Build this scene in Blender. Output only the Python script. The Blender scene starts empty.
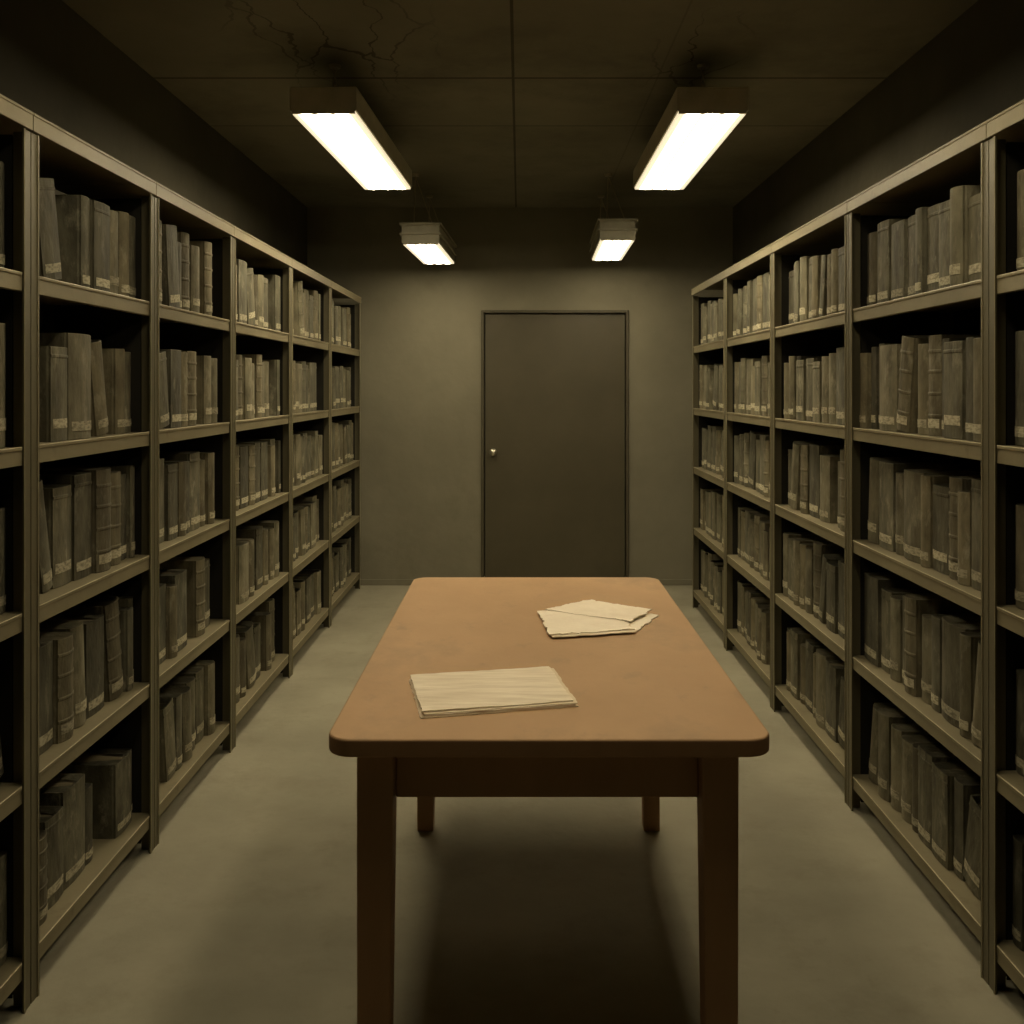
import bpy, bmesh, math, random
from mathutils import Vector, Matrix
random.seed(37)
scene = bpy.context.scene
COL = scene.collection
CAMZ = 1.49
F = 1000.0
VX, VY = 520.0, 387.0
CEIL = 2.84
BACK = 7.52
WX = 1.60

try:
    scene.view_settings.view_transform = 'Standard'
    scene.view_settings.look = 'None'
except Exception as e:
    print(e)

# ---------------------------------------------------------------- materials
def nd(nt, typ, **kw):
    n = nt.nodes.new(typ)
    for k, v in kw.items():
        setattr(n, k, v)
    return n

def mat_base(name, c1, c2, scale=4.0, rough=0.7, metal=0.0, bump=0.1, bscale=40.0,
             detail=6, stretch=(1, 1, 1), spots=None, random_val=0.0, lo=0.35, hi=0.65, spec=0.3, spots2=None):
    m = bpy.data.materials.new(name)
    m.use_nodes = True
    nt = m.node_tree
    b = nt.nodes['Principled BSDF']
    b.inputs['Roughness'].default_value = rough
    b.inputs['Metallic'].default_value = metal
    b.inputs['Specular IOR Level'].default_value = spec
    tc = nd(nt, 'ShaderNodeTexCoord')
    mp = nd(nt, 'ShaderNodeMapping')
    mp.inputs['Scale'].default_value = stretch
    nt.links.new(tc.outputs['Object'], mp.inputs['Vector'])
    vec = mp.outputs['Vector']
    if random_val > 0:
        oi = nd(nt, 'ShaderNodeObjectInfo')
        mul = nd(nt, 'ShaderNodeMath', operation='MULTIPLY')
        mul.inputs[1].default_value = 37.0
        nt.links.new(oi.outputs['Random'], mul.inputs[0])
        ad = nd(nt, 'ShaderNodeVectorMath', operation='ADD')
        nt.links.new(vec, ad.inputs[0]); nt.links.new(mul.outputs[0], ad.inputs[1])
        vec = ad.outputs[0]
    n = nd(nt, 'ShaderNodeTexNoise')
    n.inputs['Scale'].default_value = scale
    n.inputs['Detail'].default_value = detail
    n.inputs['Roughness'].default_value = 0.6
    nt.links.new(vec, n.inputs['Vector'])
    r = nd(nt, 'ShaderNodeValToRGB')
    r.color_ramp.elements[0].position = lo
    r.color_ramp.elements[1].position = hi
    r.color_ramp.elements[0].color = (*c1, 1)
    r.color_ramp.elements[1].color = (*c2, 1)
    nt.links.new(n.outputs['Fac'], r.inputs['Fac'])
    col = r.outputs['Color']
    for sp_ in (spots, spots2):
        if not sp_: continue
        sc, sp_lo, sp_hi, scol, amt = sp_
        n3 = nd(nt, 'ShaderNodeTexNoise')
        n3.inputs['Scale'].default_value = sc
        n3.inputs['Detail'].default_value = 8
        n3.inputs['Roughness'].default_value = 0.7
        nt.links.new(vec, n3.inputs['Vector'])
        mr = nd(nt, 'ShaderNodeMapRange')
        mr.inputs['From Min'].default_value = sp_lo
        mr.inputs['From Max'].default_value = sp_hi
        mr.inputs['To Max'].default_value = amt
        nt.links.new(n3.outputs['Fac'], mr.inputs['Value'])
        mx = nd(nt, 'ShaderNodeMix', data_type='RGBA')
        nt.links.new(mr.outputs['Result'], mx.inputs['Factor'])
        nt.links.new(col, mx.inputs['A'])
        mx.inputs['B'].default_value = (*scol, 1)
        col = mx.outputs['Result']
    if random_val > 0:
        mr = nd(nt, 'ShaderNodeMapRange')
        mr.inputs['To Min'].default_value = 1 - random_val
        mr.inputs['To Max'].default_value = 1 + random_val
        nt.links.new(oi.outputs['Random'], mr.inputs['Value'])
        hs = nd(nt, 'ShaderNodeHueSaturation')
        nt.links.new(mr.outputs['Result'], hs.inputs['Value'])
        nt.links.new(col, hs.inputs['Color'])
        col = hs.outputs['Color']
    nt.links.new(col, b.inputs['Base Color'])
    n2 = nd(nt, 'ShaderNodeTexNoise')
    n2.inputs['Scale'].default_value = bscale
    n2.inputs['Detail'].default_value = 5
    nt.links.new(vec, n2.inputs['Vector'])
    bp = nd(nt, 'ShaderNodeBump')
    bp.inputs['Strength'].default_value = bump
    bp.inputs['Distance'].default_value = 0.01
    nt.links.new(n2.outputs['Fac'], bp.inputs['Height'])
    nt.links.new(bp.outputs['Normal'], b.inputs['Normal'])
    return m

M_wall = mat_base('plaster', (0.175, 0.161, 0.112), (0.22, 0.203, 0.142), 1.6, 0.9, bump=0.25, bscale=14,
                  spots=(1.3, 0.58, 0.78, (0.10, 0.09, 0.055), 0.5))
M_wallside = mat_base('plaster_side_shaded', (0.06, 0.055, 0.037), (0.08, 0.073, 0.05), 1.6, 0.9, bump=0.25, bscale=14)  # plaster darkened so the side walls' shade is in the colour
M_floor = mat_base('concrete_floor', (0.265, 0.245, 0.175), (0.345, 0.318, 0.228), 1.7, 0.85, bump=0.15, bscale=30,
                   spots=(3.0, 0.52, 0.78, (0.18, 0.16, 0.105), 0.55), spots2=(14, 0.58, 0.75, (0.20, 0.18, 0.12), .35))
M_table = mat_base('worn_wood_top', (0.42, 0.258, 0.13), (0.49, 0.308, 0.16), 2.0, 0.65, bump=0.06, bscale=60,
                   spots=(1.8, 0.50, 0.72, (0.27, 0.185, 0.11), 0.65), stretch=(1, 0.7, 1), spec=0.2,
                   spots2=(9, 0.58, 0.76, (0.22, 0.165, 0.11), .45))
M_tleg = mat_base('dark_wood', (0.34, 0.20, 0.10), (0.39, 0.23, 0.118), 3, 0.6, bump=0.05, bscale=40, stretch=(3, 3, 0.7))
M_steel = mat_base('painted_steel', (0.20, 0.172, 0.103), (0.25, 0.216, 0.131), 3, 0.5, metal=0.2, bump=0.04, bscale=60,
                   spots=(7, 0.60, 0.78, (0.10, 0.075, 0.04), 0.6))
M_post = mat_base('post_steel', (0.12, 0.106, 0.063), (0.145, 0.128, 0.078), 3, 0.45, metal=0.3, bump=0.03, bscale=60)
M_edge = mat_base('worn_lit_edge_steel', (0.38, 0.33, 0.205), (0.52, 0.455, 0.29), 5, 0.42, metal=0.3, bump=0.03, bscale=60)  # worn post edges; on shelf lips the pale tone paints caught light
M_dark = mat_base('shaded_panel', (0.010, 0.009, 0.006), (0.018, 0.016, 0.010), 4, 0.9, bump=0.05)  # near-black colour paints the shade inside the shelves
M_door = mat_base('door_paint', (0.072, 0.062, 0.037), (0.086, 0.074, 0.045), 2.2, 0.42, bump=0.03, bscale=30)
M_frame = mat_base('frame_paint', (0.06, 0.051, 0.03), (0.08, 0.069, 0.041), 5, 0.55, bump=0.05)
M_knob = mat_base('knob_metal', (0.5, 0.47, 0.36), (0.65, 0.6, 0.48), 5, 0.3, metal=0.9, bump=0.02)
M_house = mat_base('lamp_housing', (0.42, 0.39, 0.28), (0.50, 0.46, 0.34), 9, 0.5, metal=0.0, bump=0.05)
M_housefar = mat_base('lamp_housing_far', (0.22, 0.20, 0.13), (0.30, 0.27, 0.18), 9, 0.5, metal=0.0, bump=0.05)  # darker housing colour for the rear lamps
M_chain = mat_base('chain_metal', (0.25, 0.22, 0.14), (0.35, 0.31, 0.2), 9, 0.5, metal=0.4, bump=0.02)
M_paper = mat_base('old_paper', (0.84, 0.73, 0.57), (0.93, 0.83, 0.67), 5, 0.85, bump=0.35, bscale=12,
                   spots=(6, 0.54, 0.8, (0.66, 0.52, 0.35), 0.5))
M_paperS = mat_base('streaked_paper', (0.70, 0.59, 0.43), (0.90, 0.80, 0.63), 6, 0.85, bump=0.35, bscale=12, stretch=(.7, 5, 1),
                    spots=(5, 0.56, 0.8, (0.60, 0.47, 0.31), 0.5))
M_paper2 = mat_base('folder_card', (0.66, 0.54, 0.37), (0.76, 0.64, 0.46), 4, 0.85, bump=0.1, bscale=18)
M_pages = mat_base('page_block', (0.20, 0.17, 0.10), (0.30, 0.25, 0.16), 3, 0.9, bump=0.3, bscale=10, stretch=(1, 60, 1))
M_label = mat_base('spine_paper', (0.20, 0.18, 0.118), (0.44, 0.40, 0.275), 55, 0.85, bump=0.05, stretch=(1, 1, 2.5),
                   random_val=0.25, lo=0.36, hi=0.56)
covers = []
for i, (a, b_) in enumerate([((0.07, 0.064, 0.040), (0.145, 0.132, 0.084)),
                             ((0.10, 0.09, 0.056), (0.20, 0.18, 0.116)),
                             ((0.066, 0.061, 0.040), (0.135, 0.125, 0.083)),
                             ((0.088, 0.076, 0.046), (0.17, 0.148, 0.09))]):
    covers.append(mat_base('book_cloth_%s' % 'abcd'[i], a, b_, 16, 0.75, bump=0.6, bscale=30, random_val=0.32,
                           stretch=(1, 1, 0.45), spots=(18, 0.55, 0.68, (0.29, 0.265, 0.185), 0.65)))

def ceiling_mat():
    m = mat_base('ceiling_panels', (0.15, 0.139, 0.096), (0.19, 0.176, 0.124), 1.4, 0.9, bump=0.15, bscale=12,
                 spots=(1.1, 0.50, 0.70, (0.08, 0.073, 0.05), 0.6))
    nt = m.node_tree
    b = nt.nodes['Principled BSDF']
    src = b.inputs['Base Color'].links[0].from_socket
    tc = nd(nt, 'ShaderNodeTexCoord')
    sx = nd(nt, 'ShaderNodeSeparateXYZ')
    nt.links.new(tc.outputs['Object'], sx.inputs[0])
    def mth(op, a, bb=None):
        n = nd(nt, 'ShaderNodeMath', operation=op)
        for i, v in enumerate((a, bb)):
            if v is None: continue
            if isinstance(v, (int, float)): n.inputs[i].default_value = v
            else: nt.links.new(v, n.inputs[i])
        return n.outputs[0]
    def line(sock, pos, w, k=1.0):
        return mth('MULTIPLY', mth('LESS_THAN', mth('ABSOLUTE', mth('SUBTRACT', sock, pos)), w), k)
    cur = line(sx.outputs['X'], -0.03, 0.006)
    for o in [line(sx.outputs['X'], 0.60, 0.004, .35),
              line(sx.outputs['Y'], 4.37, 0.010), line(sx.outputs['Y'], 5.17, 0.008, .7)]:
        cur = mth('MAXIMUM', cur, o)
    nz = nd(nt, 'ShaderNodeTexNoise'); nz.inputs['Scale'].default_value = 4; nz.inputs['Detail'].default_value = 8
    nt.links.new(tc.outputs['Object'], nz.inputs['Vector'])
    sc = nd(nt, 'ShaderNodeVectorMath', operation='SCALE'); sc.inputs['Scale'].default_value = .25
    nt.links.new(nz.outputs['Color'], sc.inputs[0])
    ad = nd(nt, 'ShaderNodeVectorMath', operation='ADD')
    nt.links.new(tc.outputs['Object'], ad.inputs[0]); nt.links.new(sc.outputs[0], ad.inputs[1])
    st = nd(nt, 'ShaderNodeVectorMath', operation='MULTIPLY'); st.inputs[1].default_value = (1.9, .45, 1)
    nt.links.new(ad.outputs[0], st.inputs[0])
    vo = nd(nt, 'ShaderNodeTexVoronoi', feature='DISTANCE_TO_EDGE'); vo.inputs['Scale'].default_value = 2.6
    nt.links.new(st.outputs[0], vo.inputs['Vector'])
    ed = mth('LESS_THAN', vo.outputs['Distance'], 0.016)
    def zone(cx, cy, rx, ry):
        dx = mth('DIVIDE', mth('SUBTRACT', sx.outputs['X'], cx), rx)
        dy = mth('DIVIDE', mth('SUBTRACT', sx.outputs['Y'], cy), ry)
        return mth('MAXIMUM', mth('SUBTRACT', 1.0, mth('ADD', mth('MULTIPLY', dx, dx), mth('MULTIPLY', dy, dy))), 0.0)
    z = mth('MAXIMUM', zone(-.72, 3.85, .45, .95), zone(.72, 4.1, .22, .6))
    cur = mth('MAXIMUM', cur, mth('MULTIPLY', mth('MULTIPLY', ed, z), 1.0))
    f = mth('MULTIPLY', cur, 0.75)
    mix = nd(nt, 'ShaderNodeMix', data_type='RGBA')
    nt.links.new(f, mix.inputs['Factor']); nt.links.new(src, mix.inputs['A'])
    mix.inputs['B'].default_value = (0.025, 0.022, 0.014, 1)
    nt.links.new(mix.outputs['Result'], b.inputs['Base Color'])
    return m
M_ceil = ceiling_mat()

def emis(name, col, s, hw):
    """frosted cover over three tubes: bright above each tube, creamy between and at the rim"""
    m = bpy.data.materials.new(name); m.use_nodes = True
    nt = m.node_tree
    b = nt.nodes['Principled BSDF']
    b.inputs['Base Color'].default_value = (0.8, 0.74, 0.58, 1)
    b.inputs['Emission Color'].default_value = (*col, 1)
    tc = nd(nt, 'ShaderNodeTexCoord'); sx = nd(nt, 'ShaderNodeSeparateXYZ')
    nt.links.new(tc.outputs['Object'], sx.inputs[0])
    ab = nd(nt, 'ShaderNodeMath', operation='ABSOLUTE'); nt.links.new(sx.outputs['X'], ab.inputs[0])
    mr = nd(nt, 'ShaderNodeMapRange', interpolation_type='SMOOTHSTEP')
    mr.inputs['From Min'].default_value = hw * .66; mr.inputs['From Max'].default_value = hw * .97
    mr.inputs['To Min'].default_value = 1; mr.inputs['To Max'].default_value = 0
    nt.links.new(ab.outputs[0], mr.inputs['Value'])
    mu = nd(nt, 'ShaderNodeMath', operation='MULTIPLY'); mu.inputs[1].default_value = 2 * math.pi / (hw * .58)
    nt.links.new(sx.outputs['X'], mu.inputs[0])
    co = nd(nt, 'ShaderNodeMath', operation='COSINE'); nt.links.new(mu.outputs[0], co.inputs[0])
    m2 = nd(nt, 'ShaderNodeMapRange'); m2.inputs['From Min'].default_value = -1
    m2.inputs['To Min'].default_value = .012; m2.inputs['To Max'].default_value = 1.7
    nt.links.new(co.outputs[0], m2.inputs['Value'])
    m3 = nd(nt, 'ShaderNodeMath', operation='MULTIPLY')
    nt.links.new(mr.outputs['Result'], m3.inputs[0]); nt.links.new(m2.outputs['Result'], m3.inputs[1])
    m4 = nd(nt, 'ShaderNodeMath', operation='MULTIPLY_ADD'); m4.inputs[1].default_value = s; m4.inputs[2].default_value = .9
    nt.links.new(m3.outputs[0], m4.inputs[0])
    nt.links.new(m4.outputs[0], b.inputs['Emission Strength'])
    return m

# ---------------------------------------------------------------- mesh helpers
def add_box(bm, lo, hi, bevel=0.0, seg=2, mi=0):
    r = bmesh.ops.create_cube(bm, size=1.0)
    vs = r['verts']
    c = [(lo[i] + hi[i]) / 2 for i in range(3)]; s = [abs(hi[i] - lo[i]) for i in range(3)]
    for v in vs:
        v.co = Vector((c[0] + v.co.x * s[0], c[1] + v.co.y * s[1], c[2] + v.co.z * s[2]))
    fs = set(f for v in vs for f in v.link_faces)
    if bevel > 0:
        es = list(set(e for v in vs for e in v.link_edges))
        rr = bmesh.ops.bevel(bm, geom=es, offset=bevel, segments=seg, affect='EDGES', profile=0.5)
        fs |= set(rr['faces'])
    for f in fs:
        if f.is_valid: f.material_index = mi
    return vs

def add_cyl(bm, p0, p1, r0, r1=None, seg=16, mi=0):
    r1 = r0 if r1 is None else r1
    p0 = Vector(p0); p1 = Vector(p1); d = p1 - p0
    M = Matrix.Translation((p0 + p1) / 2) @ d.to_track_quat('Z', 'Y').to_matrix().to_4x4()
    r = bmesh.ops.create_cone(bm, cap_ends=True, segments=seg, radius1=r0, radius2=r1, depth=d.length, matrix=M)
    for v in r['verts']:
        for f in v.link_faces: f.material_index = mi

def finish(bm, name, mats, parent=None, smooth=False, loc=None):
    bmesh.ops.recalc_face_normals(bm, faces=bm.faces)
    me = bpy.data.meshes.new(name)
    bm.to_mesh(me); bm.free()
    for m in (mats if isinstance(mats, (list, tuple)) else [mats]): me.materials.append(m)
    if smooth:
        for p in me.polygons: p.use_smooth = True
    o = bpy.data.objects.new(name, me)
    COL.objects.link(o)
    if parent: o.parent = parent
    if loc: o.location = loc
    return o

def box_obj(name, lo, hi, mat, parent=None, bevel=0.0, seg=2):
    bm = bmesh.new(); add_box(bm, lo, hi, bevel, seg)
    return finish(bm, name, mat, parent)

def empty(name, loc, label, cat, group=None):
    e = bpy.data.objects.new(name, None)
    e.empty_display_size = 0.1
    e.location = loc
    COL.objects.link(e)
    e['label'] = label; e['category'] = cat
    if group: e['group'] = group
    return e

def struct(o, label, cat):
    o['kind'] = 'structure'; o['label'] = label; o['category'] = cat

# ---------------------------------------------------------------- room
FRONT = -1.6
DX0, DX1, DZ = -0.27, 0.795, 2.045
struct(box_obj('floor', (-WX - .1, FRONT - .1, -0.1), (WX + .1, BACK + .1, 0), M_floor), 'worn pale olive-grey concrete floor of the archive', 'floor')
struct(box_obj('ceiling', (-WX - .1, FRONT - .1, CEIL), (WX + .1, BACK + .1, CEIL + .1), M_ceil), 'stained panelled ceiling with dark seams and cracks', 'ceiling')
struct(box_obj('wall_left', (-WX - .1, FRONT, 0), (-WX, BACK, CEIL), M_wallside), 'olive plaster wall behind steel shelving, shade put into its colour', 'wall')
struct(box_obj('wall_right', (WX, FRONT, 0), (WX + .1, BACK, CEIL), M_wallside), 'olive plaster wall behind steel shelving, shade put into its colour', 'wall')
struct(box_obj('wall_front', (-WX, FRONT - .1, 0), (WX, FRONT, CEIL), M_wall), 'plain plaster wall closing the room', 'wall')
bm = bmesh.new()
add_box(bm, (-WX, BACK, 0), (DX0, BACK + .1, CEIL))
add_box(bm, (DX1, BACK, 0), (WX, BACK + .1, CEIL))
add_box(bm, (DX0, BACK, DZ), (DX1, BACK + .1, CEIL))
add_box(bm, (DX0, BACK + .07, 0), (DX1, BACK + .1, DZ))
struct(finish(bm, 'wall_back', M_wall), 'mottled olive plaster wall around the steel door', 'wall')
bm = bmesh.new()
add_box(bm, (-WX, BACK - .012, 0), (DX0 - .032, BACK, .045), .003)
add_box(bm, (DX1 + .032, BACK - .012, 0), (WX, BACK, .045), .003)
struct(finish(bm, 'baseboard_back', M_wall), 'low plaster skirting at the foot of the wall', 'baseboard')
bm = bmesh.new()
add_box(bm, (DX0 - .022, BACK - .02, 0), (DX0, BACK + .05, DZ + .022), .004)
add_box(bm, (DX1, BACK - .02, 0), (DX1 + .022, BACK + .05, DZ + .022), .004)
add_box(bm, (DX0, BACK - .02, DZ), (DX1, BACK + .05, DZ + .022), .004)
struct(finish(bm, 'trim_1', M_frame), 'dark metal frame around the door', 'door frame')
door = empty('door_1', (DX0, BACK, 0), 'closed dark olive flush steel door with round knob', 'door')
door['kind'] = 'structure'
W = DX1 - DX0
box_obj('door_leaf', (.004, .012, .006), (W - .004, .055, DZ - .004), M_door, door, .004)
bm = bmesh.new()
add_cyl(bm, (.068, .012, 1.0), (.068, .004, 1.0), .028, .026, 24)
add_cyl(bm, (.068, .004, 1.0), (.068, -.03, 1.0), .011, .011, 16)
r = bmesh.ops.create_uvsphere(bm, u_segments=20, v_segments=12, radius=.028, matrix=Matrix.Translation((.068, -.045, 1.0)) @ Matrix.Diagonal((1, .75, 1, 1)))
k = finish(bm, 'door_knob', M_knob, door, smooth=True)
k['label'] = 'small round bright metal knob'

# ---------------------------------------------------------------- table
TZ = 0.76
tx0, tx1, ty0, ty1 = -0.405, 0.528, 2.07, 3.84
tcx = (tx0 + tx1) / 2; tcy = (ty0 + ty1) / 2
table = empty('table', (tcx, tcy, 0), 'long worn brown wooden table with rounded corners and square legs', 'table')
bm = bmesh.new()
hw, hl, rad = (tx1 - tx0) / 2, (ty1 - ty0) / 2, 0.055
pts = []
for (sx_, sy_, a0) in ((1, 1, 0), (-1, 1, 90), (-1, -1, 180), (1, -1, 270)):
    for i in range(9):
        a = math.radians(a0 + i * 90 / 8)
        pts.append((sx_ * (hw - rad) + rad * math.cos(a), sy_ * (hl - rad) + rad * math.sin(a)))
vb = [bm.verts.new((x, y, TZ - .038)) for x, y in pts]
f = bm.faces.new(vb)
ex = bmesh.ops.extrude_face_region(bm, geom=[f])
for v in [g for g in ex['geom'] if isinstance(g, bmesh.types.BMVert)]: v.co.z = TZ
bmesh.ops.recalc_face_normals(bm, faces=bm.faces)
es = [e for e in bm.edges if abs(e.verts[0].co.z - e.verts[1].co.z) < 1e-5]
bmesh.ops.bevel(bm, geom=es, offset=.005, segments=3, affect='EDGES', profile=.5)
bm.normal_update()
for f in bm.faces:
    f.material_index = 1 if abs(f.normal.z) < .5 else 0
finish(bm, 'table_top', [M_table, M_tleg], table)
LX = ((-.345, -.267), (.384, .462))
LY = ((2.110, 2.185), (3.345, 3.41))
def leg(x0, x1, y0, y1, inward):
    bm = bmesh.new()
    add_box(bm, (x0, y0, 0), (x1, y1, TZ - .038), 0)
    for v in bm.verts:
        if v.co.z < .01:
            if inward > 0 and v.co.x > (x0 + x1) / 2: v.co.x -= .010
            if inward < 0 and v.co.x < (x0 + x1) / 2: v.co.x += .010
            v.co.y += .005 if v.co.y < (y0 + y1) / 2 else -.005
    bmesh.ops.bevel(bm, geom=list(bm.edges), offset=.004, segments=2, affect='EDGES', profile=.5)
    for v in bm.verts: v.co -= Vector((tcx, tcy, 0))
    return finish(bm, 'leg', M_tleg, table)
for j, (y0, y1) in enumerate(LY):
    w = 0 if j == 0 else .007
    leg(LX[0][0] + w * 0, LX[0][1] - 2 * w, y0, y1, 1)
    leg(LX[1][0] + 3 * w, LX[1][1] + w, y0, y1, -1)
def tb(name, lo, hi):
    lo = (lo[0] - tcx, lo[1] - tcy, lo[2]); hi = (hi[0] - tcx, hi[1] - tcy, hi[2])
    return box_obj(name, lo, hi, M_tleg, table, .003)
ZA0, ZA1 = .605, TZ - .038
tb('apron', (LX[0][1], 2.155, ZA0), (LX[1][0], 2.177, ZA1))
tb('apron', (LX[0][1] - .014, 3.375, ZA0), (LX[1][0] + .021, 3.397, ZA1))
tb('apron', (LX[0][0] + .015, LY[0][1], ZA0), (LX[0][0] + .037, LY[1][0], ZA1))
tb('apron', (LX[1][1] - .037, LY[0][1], ZA0), (LX[1][1] - .015, LY[1][0], ZA1))

# ---------------------------------------------------------------- papers
def sheet_part(name, corners, z0, z1, mat, parent, org, n=18, wav=.0015, seed=0, jit0=.002):
    rnd = random.Random(seed)
    bm = bmesh.new()
    c = [Vector((x - org[0], y - org[1], 0)) for x, y in corners]
    ph = rnd.random() * 6
    grid = []
    for i in range(n + 1):
        row = []
        for j in range(n + 1):
            u, v = i / n, j / n
            p = c[0] * (1 - u) * (1 - v) + c[1] * u * (1 - v) + c[2] * u * v + c[3] * (1 - u) * v
            jit = jit0 if (i in (0, n) or j in (0, n)) else 0
            z = z1 + wav * (math.sin(u * 5 + ph) * math.cos(v * 4 + ph) + 1) * .5
            row.append(bm.verts.new((p.x + rnd.uniform(-jit, jit), p.y + rnd.uniform(-jit, jit), z)))
        grid.append(row)
    fs = [bm.faces.new((grid[i][j], grid[i + 1][j], grid[i + 1][j + 1], grid[i][j + 1])) for i in range(n) for j in range(n)]
    ex = bmesh.ops.extrude_face_region(bm, geom=fs)
    for v in [g for g in ex['geom'] if isinstance(g, bmesh.types.BMVert)]: v.co.z = z0
    return finish(bm, name, mat, parent)
org = (-.07, 2.385)
fo = empty('document_folder', (org[0], org[1], TZ), 'closed aged cream document folder with papers lying on the table', 'folder')
C0 = [(-.277, 2.491), (.085, 2.570), (.132, 2.281), (-.218, 2.199)]
def inset(C, k, dx=0, dy=0):
    cx = sum(p[0] for p in C) / 4; cy = sum(p[1] for p in C) / 4
    return [(cx + (x - cx) * k + dx, cy + (y - cy) * k + dy) for x, y in C]
sheet_part('folder_back', C0, 0.0, .0022, M_paper2, fo, org, seed=1, wav=.0003)
sheet_part('paper_stack', inset(C0, .97, .003, -.001), .003, .0065, M_paper, fo, org, seed=2, wav=.0003)
sheet_part('paper_sheet', inset(C0, .975, .005, .002), .0072, .0082, M_paper2, fo, org, seed=9, wav=.0003)
sheet_part('folder_cover', inset(C0, .965, -.004, .008), .0090, .0104, M_paperS, fo, org, seed=3, wav=.003, jit0=.0018)
A = [(.061, 3.202), (.300, 3.325), (.346, 2.955), (.089, 2.885)]
B = [(.245, 3.345), (.443, 3.188), (.352, 2.985), (.205, 3.10)]
org2 = (.22, 3.1)
p1 = empty('document_folder', (org2[0], org2[1], TZ), 'loose opened cream folder with crumpled torn sheets lying on the table', 'folder')
sheet_part('folder_back', B, 0.0, .003, M_paper, p1, org2, seed=5, wav=.002, jit0=.006)
sheet_part('paper_stack', inset(A, .98, 0, -.004), .0055, .0075, M_paper2, p1, org2, seed=6, wav=.0006, jit0=.004)
sheet_part('paper_sheet', inset(A, .97, -.006, .015), .0085, .0095, M_paper, p1, org2, seed=7, wav=.003, jit0=.006)
sheet_part('paper_sheet', [(.075, 3.225), (.235, 3.365), (.425, 3.215), (.335, 3.06)], .0128, .0134, M_paper, p1, org2, seed=8, wav=.002, jit0=.007)

# ---------------------------------------------------------------- shelving
DL, DR = 1.18, 1.166
DEP = 0.36
LEV = [0.12, 0.54, 0.95, 1.345, 1.76]
TOP = 2.15
PW = 0.034
def unit(side, D, y0, y1):
    s = -1 if side == 'L' else 1
    e = empty('shelving_unit', (s * D, y0, 0), 'tall olive-brown steel shelving unit filled with old bound volumes', 'shelf')
    e['group'] = 'steel shelving units along the walls'
    L = y1 - y0 - .004
    def bx(lo, hi):
        a, b = sorted((s * lo[0], s * hi[0]))
        return (a, lo[1], lo[2]), (b, hi[1], hi[2])
    for (dx, sgn) in ((0, 1), (DEP, -1)):
        for (yy, ys) in ((0, 1), (L, -1)):
            bm = bmesh.new()
            a0, a1 = (0, .004) if sgn == 1 else (DEP - .004, DEP)
            yA, yB = sorted((yy, yy + ys * PW))
            add_box(bm, *bx((a0, yA, 0), (a1, yB, TOP - .045)), .0008, 1)
            if sgn == 1:
                yE, yF = sorted((yy + ys * (PW - .006), yy + ys * (PW + .001)))
                add_box(bm, *bx((-.003, yE, 0), (.0, yF, TOP - .045)), .001, 2, mi=1)
            xA, xB = (0.004, .04) if sgn == 1 else (DEP - .04, DEP - .004)
            yC, yD = sorted((yy, yy + ys * .004))
            add_box(bm, *bx((xA, yC, 0), (xB, yD, TOP - .045)), .0008, 1)
            finish(bm, 'post', [M_post, M_edge], e)
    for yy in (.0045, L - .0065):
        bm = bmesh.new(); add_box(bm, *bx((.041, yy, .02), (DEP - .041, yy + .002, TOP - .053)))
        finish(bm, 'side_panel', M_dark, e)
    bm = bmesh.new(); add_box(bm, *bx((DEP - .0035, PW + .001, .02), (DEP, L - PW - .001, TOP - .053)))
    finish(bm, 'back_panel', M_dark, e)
    for z in LEV:
        bm = bmesh.new()
        add_box(bm, *bx((.006, .0075, z - .006), (DEP - .006, L - .0075, z)), 0)
        add_box(bm, *bx((.0045, .0075, z - .042), (.0075, L - .0075, z + .002)), .001, 1)
        add_box(bm, *bx((.001, PW + .003, z - .005), (.005, L - PW - .003, z + .003)), .0015, 2, mi=1)  # bright bead paints the lit top edge of the lip
        add_box(bm, *bx((.0075, .0075, z - .042), (.022, L - .0075, z - .039)), 0)
        finish(bm, 'shelf_board', [M_steel, M_edge], e)
    bm = bmesh.new()
    add_box(bm, *bx((-.003, 0, TOP - .006), (DEP, L, TOP)), .001, 1)
    add_box(bm, *bx((-.006, 0, TOP - .042), (-.001, L, TOP)), .001, 1)
    add_box(bm, *bx((-.008, 0, TOP - .005), (-.005, L, TOP + .002)), .001, 1, mi=1)  # bright bead, lit edge put into the colour
    finish(bm, 'top_board', [M_steel, M_edge], e)
    return e
LY_ = [1.38, 2.415, 3.23, 4.11, 5.15, 6.22, 7.40]
RY_ = [1.43, 2.49, 3.55, 4.62, 5.68, 6.77]
for i in range(len(LY_) - 1): unit('L', DL, LY_[i], LY_[i + 1])
for i in range(len(RY_) - 1): unit('R', DR, RY_[i], RY_[i + 1])

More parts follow.
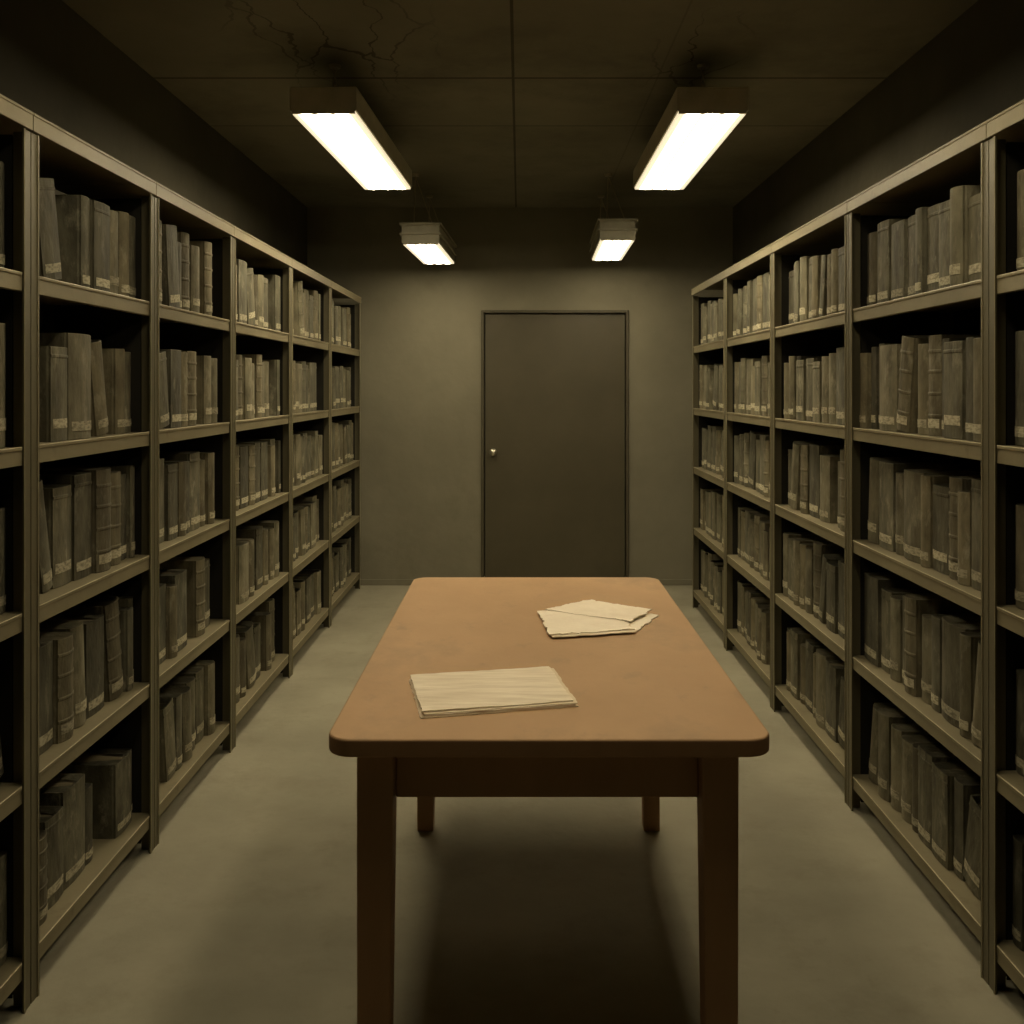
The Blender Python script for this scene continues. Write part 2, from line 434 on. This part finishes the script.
# ---------------------------------------------------------------- books
BD = 0.22
def book_meshes(t, h, d, variant):
    """spine toward +X, thickness along Y, base z=0. returns cover, pages, label meshes"""
    th = .004
    bands = [h * k for k in (.2, .42, .64, .84)] if variant == 7 else ([h * .9] if variant in (0, 4) else [])
    zs = [0, .002, h * .5, h - .002, h]
    for b in bands: zs += [b - .006, b - .003, b + .003, b + .006]
    zs = sorted(zs)
    n = 8
    bulge0 = .014 if variant % 2 else .005
    def prof(z):
        extra = 0
        for b in bands:
            if abs(z - b) < .0035: extra = .002
        if z < .001 or z > h - .001: extra -= .0015
        outer = [(-d, -t / 2), (-.012, -t / 2), (-.007, -t / 2 + .0018)]
        for i in range(n + 1):
            a = -1 + 2 * i / n
            outer.append((bulge0 * (1 - a * a) + extra - .001, a * (t / 2 - .001)))
        outer += [(-.007, t / 2 - .0018), (-.012, t / 2), (-d, t / 2)]
        inner = [(-d, t / 2 - th), (-.008, t / 2 - th)]
        for i in range(n + 1):
            a = 1 - 2 * i / n
            inner.append((bulge0 * (1 - a * a) - .0055, a * (t / 2 - th - .001)))
        inner += [(-.008, -t / 2 + th), (-d, -t / 2 + th)]
        return outer + inner
    bm = bmesh.new()
    rings = [[bm.verts.new((x, y, z)) for x, y in prof(z)] for z in zs]
    m = len(rings[0])
    for a, b in zip(rings[:-1], rings[1:]):
        for i in range(m):
            bm.faces.new((a[i], a[(i + 1) % m], b[(i + 1) % m], b[i]))
    for ring in (rings[0], rings[-1]):
        bm.faces.new(ring)
    bmesh.ops.triangulate(bm, faces=[f for f in bm.faces if len(f.verts) > 4])
    bmesh.ops.recalc_face_normals(bm, faces=bm.faces)
    mc = bpy.data.meshes.new('cover'); bm.to_mesh(mc); bm.free()
    bm = bmesh.new()
    add_box(bm, (-d + .006, -t / 2 + th + .0003, .004), (-.0085, t / 2 - th - .0003, h - .005), 0)
    mp = bpy.data.meshes.new('page_block'); bm.to_mesh(mp); bm.free()
    bm = bmesh.new()
    lz0, lz1 = (h * .08, h * .17)
    if variant in (1, 4): lz0, lz1 = h * .14, h * .24
    w = .86
    rows = []
    for z in (lz0, lz1):
        row = []
        for i in range(n + 1):
            a = (-1 + 2 * i / n) * w
            row.append(bm.verts.new((bulge0 * (1 - a * a) + .0003, a * (t / 2 - .001), z)))
        rows.append(row)
    for i in range(n):
        bm.faces.new((rows[0][i], rows[0][i + 1], rows[1][i + 1], rows[1][i]))
    ex = bmesh.ops.extrude_face_region(bm, geom=list(bm.faces))
    for v in [g for g in ex['geom'] if isinstance(g, bmesh.types.BMVert)]: v.co.x += .0006
    bmesh.ops.recalc_face_normals(bm, faces=bm.faces)
    ml = bpy.data.meshes.new('spine_label'); bm.to_mesh(ml); bm.free()
    return mc, mp, ml
VAR = []
specs = [(.115, .300), (.09, .295), (.135, .305), (.075, .285), (.12, .28), (.15, .30), (.06, .29), (.10, .310)]
labs = ['thick old cloth-bound volume with worn spine', 'worn bound volume with pale paper spine label',
        'broad dusty ledger with low spine label', 'slim worn volume with rounded plain spine',
        'squat dusty ledger with pale spine label', 'very thick register with rounded spine',
        'narrow archive volume with low spine label', 'tall worn volume with ribbed spine']
for i, (t, h) in enumerate(specs):
    mc, mp, ml = book_meshes(t, h, BD, i)
    cm = covers[i % 4]
    mc.materials.append(cm); mp.materials.append(M_pages); ml.materials.append(M_label)
    bm = bmesh.new()
    for k_, mm in enumerate((mc, mp, ml)):
        n0 = len(bm.faces)
        bm.from_mesh(mm)
        bm.faces.ensure_lookup_table()
        for f in bm.faces[n0:]: f.material_index = k_
    mall = bpy.data.meshes.new('bound_volume'); bm.to_mesh(mall); bm.free()
    for m_ in (cm, M_pages, M_label): mall.materials.append(m_)
    VAR.append((t, h, mc, mp, ml, mall))

places = []
def fill_row(side, D, y0, y1, zi, full, flush_end=False, start_gap=None, slump=False):
    z = LEV[zi] + .0005
    s = -1 if side == 'L' else 1
    y = y0
    prev_h = 0
    row = []
    fails = 0
    base = random.uniform(.90, .98)
    while fails < 12:
        if row and fails == 0 and random.random() > full:
            y += random.uniform(.05, .12); prev_h = 0
        if start_gap and len(row) == start_gap[0]:
            y += start_gap[1]; prev_h = 0; start_gap = None
        vi = random.choices(range(8), weights=[4, 4, 2, 4, 3, 1, 3, 3])[0]
        t, h = VAR[vi][:2]
        sy = random.uniform(.80, 1.05); sz = base * random.uniform(.92, 1.05)
        if slump: sz *= random.uniform(.68, .95)
        if fails > 3: vi = 6; t, h = VAR[6][:2]; sy = random.uniform(.6, 1.0)
        tt, hh = t * sy, h * sz
        ang = 0
        pl = .45 if slump else (.13 if side == 'L' else .06)
        if start_gap and len(row) == 1: pl = 1.0
        if prev_h > hh * .8 and random.random() < pl:
            ang = math.radians(random.uniform(4, 12))
        wid = tt * math.cos(ang) + hh * math.sin(ang)
        if y + wid > y1:
            fails += 1; continue
        yc = y + hh * math.sin(ang) + tt / 2 * math.cos(ang)
        zc = z + tt / 2 * math.sin(ang)
        x = s * (D + .04 + random.uniform(0, .025))
        row.append([x, yc, zc, ang, sy, sz, vi])
        y += wid + random.uniform(.0008, .003)
        prev_h = hh if not ang else 0
        fails = 0
    sh = (y1 - y) if flush_end else 0
    for x, yc, zc, ang, sy, sz, vi in row:
        M = Matrix.Translation((x, yc + sh, zc)) @ Matrix.Rotation(ang, 4, 'X') @ Matrix.Rotation(0 if s < 0 else math.pi, 4, 'Z') @ Matrix.Diagonal((1, sy, sz, 1))
        places.append((yc, side, M, vi, zi, x))
for i in range(len(LY_) - 1):
    for zi in range(5):
        a, b = LY_[i] + .014, LY_[i + 1] - .014
        if i == 0: fill_row('L', DL, 2.1, b, zi, 1.0, True)
        else: fill_row('L', DL, a + random.uniform(0, .02), b - (random.uniform(0, .10) if i > 1 else 0), zi, .92,
                       start_gap=((2, .13) if (i == 1 and zi == 4) else None), slump=(i == 1 and zi == 0))
for i in range(len(RY_) - 1):
    for zi in range(5):
        a, b = RY_[i] + .014, RY_[i + 1] - .014
        if i == 0: fill_row('R', DR, 2.15, b, zi, 1.0, True)
        else: fill_row('R', DR, a + random.uniform(0, .02), b, zi, .98)
places.sort(key=lambda p: p[0])
print('BOOKS', len(places))
GN = ['bottom', 'fourth', 'middle', 'second', 'top']
rest = bmesh.new()
for k_, (yc, side, M, vi, zi, x) in enumerate(places):
    t, h, mc, mp, ml, mall = VAR[vi]
    if k_ < 300:
        g = 'bound volumes on the %s shelves' % GN[zi]
        if yc < 4.7:
            e = bpy.data.objects.new('bound_volume', None); e.empty_display_size = .05
            e.matrix_world = M
            COL.objects.link(e)
            for nm, me in (('cover', mc), ('page_block', mp), ('spine_label', ml)):
                o = bpy.data.objects.new(nm, me); COL.objects.link(o); o.parent = e
        else:
            e = bpy.data.objects.new('bound_volume', mall)
            e.matrix_world = M
            COL.objects.link(e)
        e['label'] = labs[vi]; e['category'] = 'book'; e['group'] = g
    else:
        n0 = len(rest.verts)
        f0 = len(rest.faces)
        rest.from_mesh(mall)
        rest.verts.ensure_lookup_table(); rest.faces.ensure_lookup_table()
        for v in rest.verts[n0:]: v.co = M @ v.co
        ci = random.choice([0, 3, 4, 5])
        for f in rest.faces[f0:]:
            if f.material_index == 0: f.material_index = ci
if len(rest.verts):
    me = bpy.data.meshes.new('bound_volumes'); rest.to_mesh(me)
    for m_ in (covers[0], M_pages, M_label, covers[1], covers[2], covers[3]): me.materials.append(m_)
    o = bpy.data.objects.new('bound_volumes', me); COL.objects.link(o)
    o['kind'] = 'stuff'; o['label'] = 'rows of dusty bound volumes on the far shelving'; o['category'] = 'books'
rest.free()

# ---------------------------------------------------------------- light fixtures
def fixture(cx, y0, y1, zb, w, hgt, rotz, label, tiers=False, power=17.0):
    L = y1 - y0
    e = empty('ceiling_lamp', (cx, (y0 + y1) / 2, zb), label, 'lamp', 'fluorescent ceiling lamps')
    e.rotation_euler = (0, 0, rotz)
    MH = M_housefar if tiers else M_house
    bm = bmesh.new()
    t = .008
    add_box(bm, (-w / 2, -L / 2, hgt - t), (w / 2, L / 2, hgt), .002, 1)
    add_box(bm, (-w / 2, -L / 2, 0), (-w / 2 + t, L / 2, hgt - t), .001, 1)
    add_box(bm, (w / 2 - t, -L / 2, 0), (w / 2, L / 2, hgt - t), .001, 1)
    if tiers:
        add_box(bm, (-w / 2 - .012, -L / 2 - .012, hgt * .42), (w / 2 + .012, L / 2 + .012, hgt * .50), .002, 1)
        add_box(bm, (-w / 2 - .012, -L / 2 - .012, hgt * .9), (w / 2 + .012, L / 2 + .012, hgt * 1.0 + .004), .002, 1)
    finish(bm, 'housing', MH, e)
    for s in (-1, 1):
        bm = bmesh.new()
        a, b = sorted((s * L / 2, s * (L / 2 - .012)))
        add_box(bm, (-w / 2 + t, a, -.010), (w / 2 - t, b, hgt - t), 0)
        finish(bm, 'end_cap', MH, e)
    bm = bmesh.new()
    xe = w / 2 - t
    add_box(bm, (-xe, -L / 2 + .012, -.010), (xe, L / 2 - .012, .012), 0)
    d = finish(bm, 'diffuser', emis('lamp_glow', (1.0, 0.85, 0.575), power, xe), e)
    d['label'] = 'glowing warm white diffuser'
    H = CEIL - zb
    for yy in (-L * .36, L * .36):
        bm = bmesh.new()
        if tiers:
            # pair of angled suspension wires meeting at a ceiling hook
            for sgn in (-1, 1):
                add_box(bm, (sgn * .06 - .012, yy - .012, hgt + .003), (sgn * .06 + .012, yy + .012, hgt + .010), .001, 1)
                add_cyl(bm, (sgn * .06, yy, hgt + .009), (-.05, yy, H - .012), .0035, seg=8)
            add_cyl(bm, (-.05, yy, H - .014), (-.05, yy, H), .022, .026, 16)
            finish(bm, 'hanging_wire', M_chain, e)
            continue
        add_box(bm, (-.02, yy - .01, hgt), (.02, yy + .01, hgt + .008), .001, 1)
        z = hgt + .008; i = 0
        ll = .03
        while z < H - .012:
            a = min(ll, H - .01 - z)
            seg = 10
            hor = (i % 2 == 0)
            def pt(an):
                u = .007 * math.cos(an); v = (a / 2 + .003) * math.sin(an)
                return Vector((u if hor else 0, yy + (0 if hor else u), z + a / 2 + v))
            for q in range(seg):
                add_cyl(bm, pt(2 * math.pi * q / seg), pt(2 * math.pi * (q + 1) / seg), .0024, seg=5)
            z += a; i += 1
        add_cyl(bm, (0, yy, H - .012), (0, yy, H), .022, .026, 16)
        finish(bm, 'hanging_chain', M_chain, e)
    return e
fixture(-.757, 3.98, 5.53, 2.59, .268, .095, math.radians(-2), 'long lit fluorescent lamp hanging on chains near the table', power=25.0)
fixture(.768, 3.98, 5.53, 2.59, .285, .095, math.radians(0), 'long lit fluorescent lamp hanging on chains near the table', power=25.0)
fixture(-.60, 6.2, 7.2, 2.385, .235, .12, math.radians(-2), 'shorter lit fluorescent lamp hanging near the door wall', True, 18.0)
fixture(.615, 6.2, 7.2, 2.41, .225, .12, math.radians(-1), 'shorter lit fluorescent lamp hanging near the door wall', True, 18.0)
fixture(-.50, 1.70, 2.70, 2.61, .268, .095, 0, 'added unseen fluorescent lamp above the aisle, brightens the table', power=15.0)  # this pair is added out of view to brighten tabletop and papers
fixture(.62, 1.70, 2.70, 2.61, .268, .095, 0, 'added unseen fluorescent lamp above the aisle, brightens the table', power=15.0)

# ---------------------------------------------------------------- world + camera
w = bpy.data.worlds.new('world'); scene.world = w; w.use_nodes = True
w.node_tree.nodes['Background'].inputs[0].default_value = (0.02, 0.018, 0.012, 1)
cam = bpy.data.cameras.new('camera')
cam.sensor_width = 36; cam.lens = F / 1024 * 36
cam.shift_x = -(VX - 512) / 1024
cam.shift_y = -(512 - VY) / 1024
cam.clip_start = .05
co = bpy.data.objects.new('camera', cam); COL.objects.link(co)
co.location = (0, 0, CAMZ); co.rotation_euler = (math.radians(90), 0, 0)
scene.camera = co
